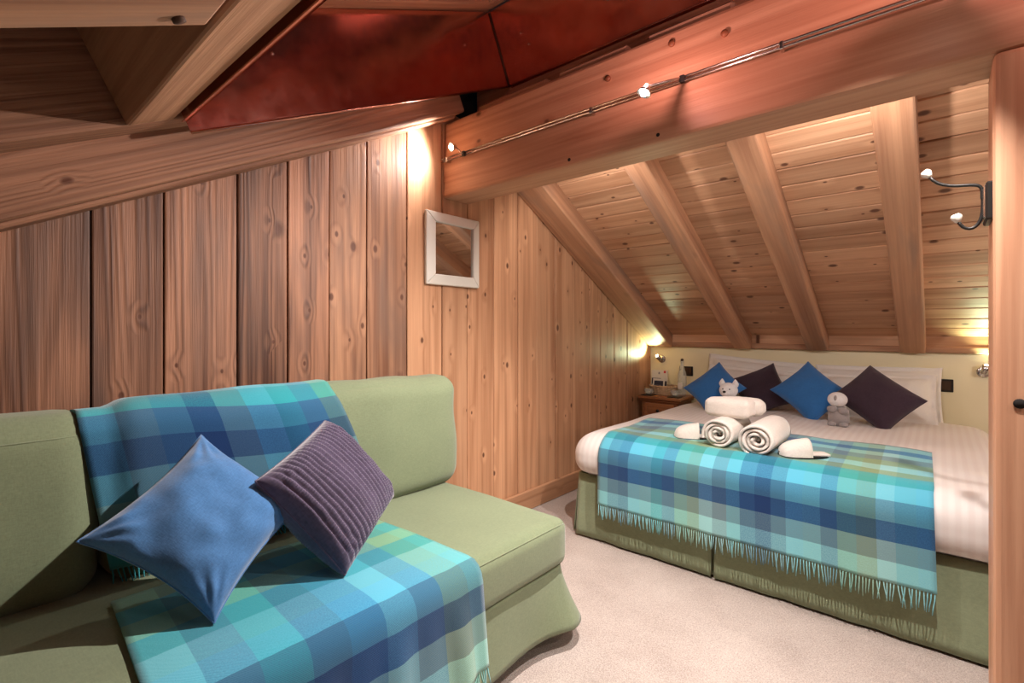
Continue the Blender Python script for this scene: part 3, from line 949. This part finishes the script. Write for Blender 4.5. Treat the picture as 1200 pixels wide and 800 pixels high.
# throw over the sofa back
rbv = bvh(backr)
lbv = bvh(backl)
rows = []
nu = 44
for i in range(nu+1):
    f = i/nu
    poly = []
    yt = .225+(.945-.225)*f
    def hit(o, d):
        hs = [h for h in (cast(rbv, o, d), cast(lbv, o, d)) if h]
        return hs
    yb2 = .285+(1.09-.285)*f
    top = []
    for x in (.09, .12, .15, .18, .21, .24, .27):
        hs = hit((x, max(yt, .30), 1.5), (0, 0, -1))
        z = max(h.z for h in hs) if hs else (top[-1].z-.01 if top else .90)
        top.append(Vector((x, yt, z+.008)))
    z0 = top[-1].z
    poly = top
    n = 34
    xprev = .27
    zend = .505+.01*math.sin(f*7)
    for j in range(1, n+1):
        g = j/n
        z = z0-.012-(z0-.012-zend)*g
        y = yt+(yb2-yt)*g
        hs = hit((1.0, max(y, .30), z), (-1, 0, 0))
        x = max(h.x for h in hs)+.009 if hs else xprev
        if j < 3: x = max(x, xprev)
        w = .004*math.sin(f*19+g*2)*g+.004*noise.noise(Vector((y*6, z*5, 2)))
        x = max(x, x+w)
        xprev = x
        poly.append(Vector((x, y, z)))
    rows.append(poly)
drape('sofa_throw', 'blue green checked wool throw hanging over the sofa back', 'throw', rows, M['plaid_back'], 1)
# throw across the seat
rows = []
for i in range(nu+1):
    f = i/nu
    poly = []
    yb0 = .262+(1.0-.262)*f
    yf0 = .235+(1.045-.235)*f
    xs = [.455+.02*f+(.905-.475)*j/22 for j in range(23)]
    for j, x in enumerate(xs):
        g = j/40
        y = yb0+(yf0-yb0)*(x-.46)/.5
        h = cast(sb, (x, y, 1), (0, 0, -1))
        poly.append(Vector((x, y, h.z+.007+.004*max(0, noise.noise(Vector((x*7, y*5, 4)))))))
    zt_ = poly[-1].z
    for dx, dz in ((.022, -.006), (.040, -.018), (.052, -.036), (.058, -.06)):
        poly.append(Vector((.905+dx, yf0, zt_+dz)))
    for j in range(1, 19):
        z = zt_-.06-(zt_-.06-.155)*j/18
        w = (.012*math.sin(f*23)+.008*math.sin(f*51+1))*j/18
        poly.append(Vector((.963+.022*(j/18)+max(-.004, w), yf0+.012*math.sin(f*9)*j/18, z)))
    rows.append(poly)
drape('sofa_throw', 'blue green checked wool throw spread over the sofa seat', 'throw', rows, M['plaid_sofa'], 1)

# ------------------------------------------------------------------ cushions on the sofa
def scatter(label, mat, c, ex, ey, t, group, **kw):
    o, ring = cushion('scatter_cushion', c, ex, ey, t, mat, **kw)
    tag(o, label, 'cushion', group)
    V, Fc = tube_geo([Vector(p) for p in ring]+[Vector(ring[0])], .0026, 6, False)
    mk('seam', V, Fc, mat, o, True)
    return o
G = 'scatter cushions on the sofa'
scatter('plain blue cushion propped against the checked throw on the sofa', M['blue'], (.585, .432, .668), (-.064, .140, .086), (-.099, -.099, .103), .074, G, pinch=.12, N=56, wr=.008, seed=2)
scatter('chunky crocheted plum cushion on the sofa', M['plum'], (.597, .772, .662), (-.103, .152, .046), (-.066, -.094, .132), .078, G, pinch=.04, N=160, wr=.004, seed=5, ribs=20, fat=.40)

# ================================================================== bed
bd = thing('bed', (1.33, 3.25, 0), 'double bed with a sage green valance', 'bed')
BX0, BX1, BY0, BY1 = .455, 2.215, 2.345, 4.19
bx('divan_base', (BX0+.03, BY0+.03, .02), (BX1-.03, BY1, .30), M['skirt'], bd, .01)
soft_box('mattress', (BX0+.02, BY0+.02, .30), (BX1-.02, BY1, .50), .05, M['linen'], bd, 8)
def valance(pa, pb, seed):
    pa, pb = Vector(pa), Vector(pb)
    t = (pb-pa).normalized()
    out = Vector((t.y, -t.x, 0))
    L = (pb-pa).length
    n = max(8, int(L/.02))
    V, Fc = [], []
    for i in range(n+1):
        for j in range(11):
            f = j/10
            e = min(i, n-i)/n*L
            w = .006*noise.noise(Vector((i*.25, f, seed)))*f+.007*math.exp(-(e/.05)**2)*f
            w += .006*math.sin(f*9+i*.15)*f*noise.noise(Vector((i*.09, seed, 0)))*2
            V.append(pa+t*(L*i/n)+out*(.03*f+w)+Vector((0, 0, .345-.333*f)))
    for i in range(n):
        for j in range(10):
            Fc.append((i*11+j, i*11+j+1, (i+1)*11+j+1, (i+1)*11+j))
    o = mk('valance_panel', V, Fc, M['skirt'], bd, True)
    md = o.modifiers.new('cloth', 'SOLIDIFY'); md.thickness = .005; md.offset = 0
valance((BX0, BY0, 0), (1.195, BY0, 0), 1)
valance((1.21, BY0-.004, 0), (BX1, BY0-.004, 0), 2)
valance((1.14, BY0+.02, 0), (1.27, BY0+.02, 0), 3)
valance((BX0, BY1-.03, 0), (BX0, BY0, 0), 4)
valance((BX1, BY0, 0), (BX1, BY1-.03, 0), 5)

def duv(p):
    q = p.copy()
    # sink slightly to the middle of the foot, puff at the edges, uneven hem
    e = max(0, (.47-p.z)/.17)
    q.z += .012*math.sin(p.x*3.1+.5)*e
    return q
dv = soft_box('duvet', (.425, 2.285, .318), (2.245, 4.165, .572), .115, M['duvet'], None, 40, (.012, .012, .018), .014, 3.4, duv, 2, True)
tag(dv, 'white satin striped duvet spread over the bed', 'duvet')
md = dv.modifiers.new('padding', 'SOLIDIFY'); md.thickness = .02; md.offset = -1
db = bvh(dv)
rows = []
nu = 70
for i in range(nu+1):
    f = i/nu
    xb_ = .60+(1.965-.60)*f
    xf_ = .632+(1.985-.632)*f
    poly = []
    for j in range(24):
        y = 2.93-(2.93-2.36)*j/23
        x = xb_+(xf_-xb_)*j/40
        h = cast(db, (x, y, 2), (0, 0, -1))
        poly.append(Vector((x, y, h.z+.008+.003*noise.noise(Vector((x*8, y*8, 0))))))
    ym = 2.36
    zt_ = poly[-1].z
    for j in range(1, 27):
        z = zt_-(zt_-.232)*j/26
        x = xb_+(xf_-xb_)*(24+j)/50
        h = cast(db, (x, 1.0, z), (0, 1, 0))
        y = (h.y-.010) if h else ym
        if z < .44: y = min(y, ym-.001)
        ym = min(ym, y)
        w = .006*math.sin(f*31+.6)*max(0, j-12)/14
        poly.append(Vector((x, min(y, ym)-max(0, w), z)))
    rows.append(poly)
drape('bed_throw', 'blue green checked wool throw with long fringe across the bed foot', 'throw', rows, M['plaid_bed'], 1, flen=.07)

# pillows
def pillow(label, c, ex, ey, t, seed):
    o, ring = cushion('pillow', c, ex, ey, t, M['linen'], None, pinch=.03, N=40, wr=.006, seed=seed, flange=.09, fat=.55)
    tag(o, label, 'pillow', 'white bed pillows')
pillow('white pillow with a flat border against the wall by the bottle', (.88, 4.135, .738), (.35, 0, -.028), (.012, .045, .185), .07, 1)
pillow('white pillow with a flat border lying lower behind the bear', (.90, 3.995, .705), (.34, 0, -.02), (.01, .10, .145), .06, 4)
pillow('white pillow with a flat border against the wall by the socket', (1.66, 4.135, .725), (.35, 0, .005), (0, .045, .175), .07, 2)
pillow('white pillow with a flat border behind the dark plum cushions', (1.64, 3.99, .705), (.345, 0, .01), (0, .10, .145), .065, 3)
G = 'scatter cushions on the bed'
scatter('bright blue cushion on the bed beside the bottle', M['blue2'], (.755, 3.655, .726), (.108, .068, .097), (-.122, .051, .072), .055, G, seed=3, N=30)
scatter('dark plum cushion behind the white plush bear', M['plum2'], (1.03, 3.82, .716), (.135, .044, .064), (-.085, .085, .125), .055, G, seed=4, N=30)
scatter('bright blue cushion between the two dark plum cushions', M['blue2'], (1.358, 3.672, .744), (.100, .067, .096), (-.146, .056, .081), .06, G, seed=6, N=30)
scatter('dark plum cushion beside the grey plush owl', M['plum2'], (1.712, 3.615, .742), (.092, .074, .094), (-.145, .045, .081), .06, G, seed=8, N=30, pinch=.05)

# ------------------------------------------------------------------ towels
def roll(label, x, y0, y1, z, r, seed):
    """towel rolled to a spiral, axis along Y, cut end towards -Y"""
    t = thing('rolled_towel', (x, (y0+y1)/2, z-r), label, 'towel', 'rolled towels on the bed')
    turns, thk = 3.4, .0115
    n = 150
    cen = []
    for i in range(n+1):
        f = i/n
        a = 2*math.pi*turns*f+seed
        rad = .014+(r-.006-.014)*f
        rad *= 1+.05*math.sin(a*2+seed)*(1-f)
        cen.append((Vector((math.cos(a), 0, math.sin(a)*.94))*rad, Vector((math.cos(a), 0, math.sin(a)))))
    V, Fc = [], []
    ny = 10
    for i, (c, nn) in enumerate(cen):
        for s in (-1, 1):
            for j in range(ny+1):
                yy = y0+(y1-y0)*j/ny
                in_ = .006*math.sin(i*.35+seed)*(1 if j in (0, ny) else 0)
                bul = 1+.03*math.sin(math.pi*j/ny)
                V.append(Vector((x, yy+in_, z))+c*bul+nn*s*thk/2)
    m_ = ny+1
    for i in range(n):
        for j in range(ny):
            a = (i*2)*m_+j
            b = (i*2+2)*m_+j
            Fc.append((a, a+1, b+1, b))
            Fc.append((a+m_, b+m_, b+m_+1, a+m_+1))
        a, b = i*2*m_, (i*2+2)*m_
        Fc.append((a, b, b+m_, a+m_))
        Fc.append((a+ny, a+m_+ny, b+m_+ny, b+ny))
    for i in (0, n):
        a = i*2*m_
        for j in range(ny): Fc.append((a+j, a+m_+j, a+m_+j+1, a+j+1))
    mk('coil', V, Fc, M['towel'], t, True)
    ball('core', (x, (y0+y1)/2, z), (.016, (y1-y0)/2-.012, .016), M['towel'], t, 2)
roll('white rolled bath towel beside the left slipper', 1.185, 2.43, 2.74, .646, .078, 1.0)
roll('white rolled bath towel towards the right slipper', 1.368, 2.39, 2.74, .648, .083, 2.2)
t = thing('folded_towel', (1.20, 2.64, .712), 'white hand towel folded on top of the two rolls', 'towel')
soft_box('fold', (1.078, 2.55, .708), (1.292, 2.68, .798), .024, M['towel'], t, 14, (.006, .004, .006), .005, 9)
soft_box('fold', (1.095, 2.655, .710), (1.322, 2.755, .794), .032, M['towel'], t, 14, (.006, .004, .006), .005, 8, None, 4)
# ------------------------------------------------------------------ slippers
def slipper(label, loc, ang):
    t = thing('slipper', loc, label, 'slipper', 'white towelling slippers')
    R = Matrix.Translation(Vector(loc)) @ Matrix.Rotation(ang, 4, 'Z')
    def outline(f):      # half width along the sole, f 0 heel .. 1 toe
        return .030+.016*math.sin(f*math.pi*.9)+.006*f
    V, Fc = [], []
    n = 18
    L = .21
    pts = []
    for i in range(n+1):
        f = i/n
        w = outline(f)*min(1, math.sqrt(max(0, 1-(2*f-1)**6))+.02)
        pts.append((L*(f-.5), w))
    loop = [(x, w) for x, w in pts]+[(x, -w) for x, w in reversed(pts)]
    for z in (0, .010):
        for x, y in loop: V.append(R @ Vector((x, y, z+.012*max(0, x/L)**2*4)))
    k = len(loop)
    Fc = [tuple(reversed(range(k))), tuple(range(k, 2*k))]+[(i, (i+1) % k, k+(i+1) % k, k+i) for i in range(k)]
    mk('sole', V, Fc, M['black'], t)
    V, Fc = [], []
    for layer in (0, 1):
        for i in range(13):
            f = .42+.58*i/12
            x = L*(f-.5)
            w = outline(f)*min(1, math.sqrt(max(0, 1-(2*f-1)**6))+.02)+.003
            hgt = (.062-.02*(i/12))*math.sqrt(max(0, 1-(max(0, f-.62)/.38)**2.4))+.014
            for j in range(13):
                a = math.pi*j/12
                V.append(R @ Vector((x, w*math.cos(a)*(1-.05*layer), .006+(hgt-.004*layer)*math.sin(a)**.75)))
    for l in (0, 1):
        for i in range(12):
            for j in range(12):
                b = l*169+i*13+j
                q = (b, b+1, b+14, b+13)
                Fc.append(q if l else tuple(reversed(q)))
    for j in range(12): Fc.append((j, j+1, 169+j+1, 169+j))
    mk('vamp', V, Fc, M['towel'], t, True)
    o = soft_box('insole', (-.095, -.03, 0), (.095, .03, .012), .005, M['towel'], t, 6)
    attach(o, R @ Matrix.Translation((-.005, 0, .006)), t)
slipper('white slipper lying left of the rolled towels', (1.03, 2.56, .583), math.radians(205))
slipper('white slipper lying right of the rolled towels', (1.535, 2.50, .586), math.radians(215))

# ------------------------------------------------------------------ plush toys
b = thing('plush_bear', (.905, 3.53, .58), 'pale grey plush bear with pointed ears behind the towels', 'plush toy')
ball('body', (.905, 3.53, .635), (.062, .05, .062), M['plushgrey'], b)
ball('head', (.905, 3.50, .735), (.060, .052, .053), M['plushwhite'], b)
ball('muzzle', (.900, 3.452, .722), (.026, .016, .021), M['plushwhite'], b)
ball('nose', (.897, 3.437, .730), (.011, .007, .008), M['black'], b, 2)
for s in (-1, 1):
    ball('ear', (.905+s*.043, 3.505, .782), (.022, .011, .032), M['plushwhite'], b, 2, lambda v: Vector((v.x*(1-.6*max(0, v.z/.032)), v.y, v.z)))
    ball('eye', (.905+s*.022, 3.450, .748), (.0045, .004, .0045), M['black'], b, 2)
    ball('arm', (.905+s*.06, 3.50, .64), (.022, .024, .045), M['plushgrey'], b, 2)
for s in (-1, 1): ball('leg', (.905+s*.045, 3.475, .60), (.025, .045, .022), M['plushgrey'], b, 2)
b = thing('plush_owl', (1.54, 3.47, .575), 'grey plush owl with a pale round head between the cushions', 'plush toy')
ball('body', (1.54, 3.475, .636), (.054, .045, .070), M['plushgrey'], b, 3, lambda v: Vector((v.x*(1+.22*max(0, -v.z/.07)), v.y, v.z)))
ball('head', (1.535, 3.465, .735), (.051, .046, .044), M['plushwhite'], b)
ball('crest', (1.530, 3.432, .744), (.011, .016, .020), M['plushgrey'], b, 2)
ball('wing', (1.512, 3.440, .680), (.028, .014, .022), M['plushgrey'], b, 2)
ball('wing', (1.566, 3.440, .672), (.030, .014, .022), M['plushgrey'], b, 2)
for s in (-1, 1):
    ball('foot', (1.54+s*.03, 3.44, .592), (.024, .03, .014), M['plushgrey'], b, 2)

# ================================================================== bedside cabinet and what stands on it
ns = thing('bedside_cabinet', (.225, 4.04, 0), 'reddish wooden bedside cabinet between bed and gable wall', 'cabinet')
bx('body', (.07, 3.90, .04), (.385, 4.20, .55), M['cabinet'], ns, .004)
timber('top', (.045, 4.035, .575), (.415, 4.035, .575), .34, .024, (0, 0, 1), M['cabinet'], ns, bev=.006)
timber('moulding', (.055, 4.04, .555), (.405, 4.04, .555), .315, .018, (0, 0, 1), M['cabinet'], ns, bev=.006)
bx('plinth', (.062, 3.892, 0), (.393, 4.20, .05), M['cabinet'], ns, .004)
dr = bx('drawer', (.10, 3.886, .42), (.355, 3.905, .53), M['cabinet'], ns, .004)
bx('drawer_panel', (.125, 3.880, .44), (.33, 3.89, .51), M['cabinet'], dr, .004)
lathe('knob', [(.006, -.01), (.006, .008), (.013, .014), (.012, .022), (0, .024)], M['black'], look((.2275, 3.88, .475), (0, -1, 0)), dr, 16)
do = bx('door', (.10, 3.886, .07), (.355, 3.905, .405), M['cabinet'], ns, .004)
bx('door_panel', (.14, 3.880, .11), (.315, 3.89, .365), M['cabinet'], do, .005)
lathe('knob', [(.006, -.01), (.006, .008), (.013, .014), (.012, .022), (0, .024)], M['black'], look((.33, 3.884, .25), (0, -1, 0)), do, 16)
ZT = .587
# bottle
bt = thing('glass_bottle', (.345, 4.09, ZT), 'clear glass water bottle with swing stopper on the bedside cabinet', 'bottle')
gl = plain('clear_bottle_glass', (.80, .86, .80), .04)
gl.node_tree.nodes['Principled BSDF'].inputs['Alpha'].default_value = .22
lathe('glass', [(.030, 0), (.036, .004), (.037, .02), (.037, .16), (.034, .19), (.020, .235), (.0145, .26), (.0145, .29), (.017, .292), (.017, .298), (.012, .298), (.0115, .26), (.017, .233), (.031, .188), (.034, .16), (.034, .02), (.028, .008)], gl, Matrix.Translation((.345, 4.09, ZT)), bt, 28)
lathe('stopper', [(.011, .296), (.013, .304), (.011, .314), (0, .317)], M['rust'], Matrix.Translation((.345, 4.09, ZT)), bt, 16)
bx('label', (.325, 4.0475, ZT+.06), (.362, 4.0535, ZT+.115), M['white'], bt, .001)
tube('swing_wire', bez([(.3295, 4.082, ZT+.255), (.325, 4.07, ZT+.22), (.332, 4.062, ZT+.20), (.345, 4.066, ZT+.235)]), .0022, M['black'], bt, 6)
# basket with leaflets
bk = thing('wicker_basket', (.185, 4.085, ZT), 'low oval wicker basket on the bedside cabinet', 'basket')
for k in range(7):
    a = k/6
    rx, ry = .095+.028*a, .062+.016*a
    ring = [(.185+rx*math.cos(q*2*math.pi/40), 4.085+ry*math.sin(q*2*math.pi/40), ZT+.006+.011*k+.0025*math.cos(q*math.pi*.8+(k % 2)*math.pi)) for q in range(41)]
    V, Fc = tube_geo(ring, .0068 if k < 6 else .009, 8, False)
    mk('woven_rod' if k < 6 else 'rim', V, Fc, M['wicker'], bk, True)
bx('bottom', (.105, 4.035, ZT+.001), (.265, 4.135, ZT+.008), M['wicker'], bk, .003)
def card(label, x0, x1, y, z0, z1, tilt, parts):
    t = thing('leaflet', ((x0+x1)/2, y, z0), label, 'leaflet', 'leaflets in the basket')
    Rm = Matrix.Translation(((x0+x1)/2, y, z0)) @ Matrix.Rotation(tilt, 4, 'X')
    w = (x1-x0)
    h = z1-z0
    o = bm_obj('sheet', box_bm(w, .003, h, 0), M['white'], Rm @ Matrix.Translation((0, 0, h/2)), t)
    for (a, b_, c_, d_, m_) in parts:
        bm_obj('print', box_bm((b_-a)*w, .001, (d_-c_)*h, 0), m_, Rm @ Matrix.Translation((((a+b_)/2-.5)*w, -.002, (c_+d_)/2*h)), t)
navy = plain('dark_print', (.03, .03, .05), .6)
grey = plain('grey_print', (.25, .25, .27), .6)
redp = plain('red_print', (.5, .03, .04), .6)
tr_ = card('white leaflet with a dark mountain picture and red dot in the basket', .052, .200, 4.115, ZT+.045, ZT+.205, math.radians(-8),
     [(.03, .97, .0, .42, navy), (.03, .6, .42, .56, navy), (.42, .52, .78, .90, grey), (.75, .88, .85, .98, redp)])
card('small white card with a framed dark picture in front in the basket', .085, .192, 4.075, ZT+.04, ZT+.135, math.radians(-10), [(.12, .88, .12, .80, navy), (.2, .8, .2, .45, grey)])
# cups on coasters
for x, y, lab in ((.105, 3.955, 'clear glass cup on the dark coaster beside the gable wall'), (.335, 3.965, 'clear glass cup on the dark coaster below the bottle')):
    cst = bx('coaster', (x-.048, y-.048, ZT), (x+.048, y+.048, ZT+.006), M['black'], None, .002)
    tag(cst, 'square black coaster under the '+('glass cup by the wall' if x < .2 else 'glass cup by the bottle'), 'coaster', 'coasters on the cabinet')
    c = thing('glass_cup', (x, y, ZT+.006), lab, 'cup', 'glass cups on the cabinet')
    lathe('bowl', [(.018, 0), (.024, .003), (.033, .022), (.037, .05), (.0345, .05), (.030, .022), (.02, .006)], gl, Matrix.Translation((x, y, ZT+.006)), c, 24)
    tube('handle', bez([(x+.03, y-.015, ZT+.048), (x+.062, y-.03, ZT+.05), (x+.058, y-.028, ZT+.015), (x+.03, y-.014, ZT+.024)]), .0035, gl, c, 8)
    bx('tea_packet', (x-.016, y-.012, ZT+.0165), (x+.014, y+.012, ZT+.034), M['white'], c, .003)
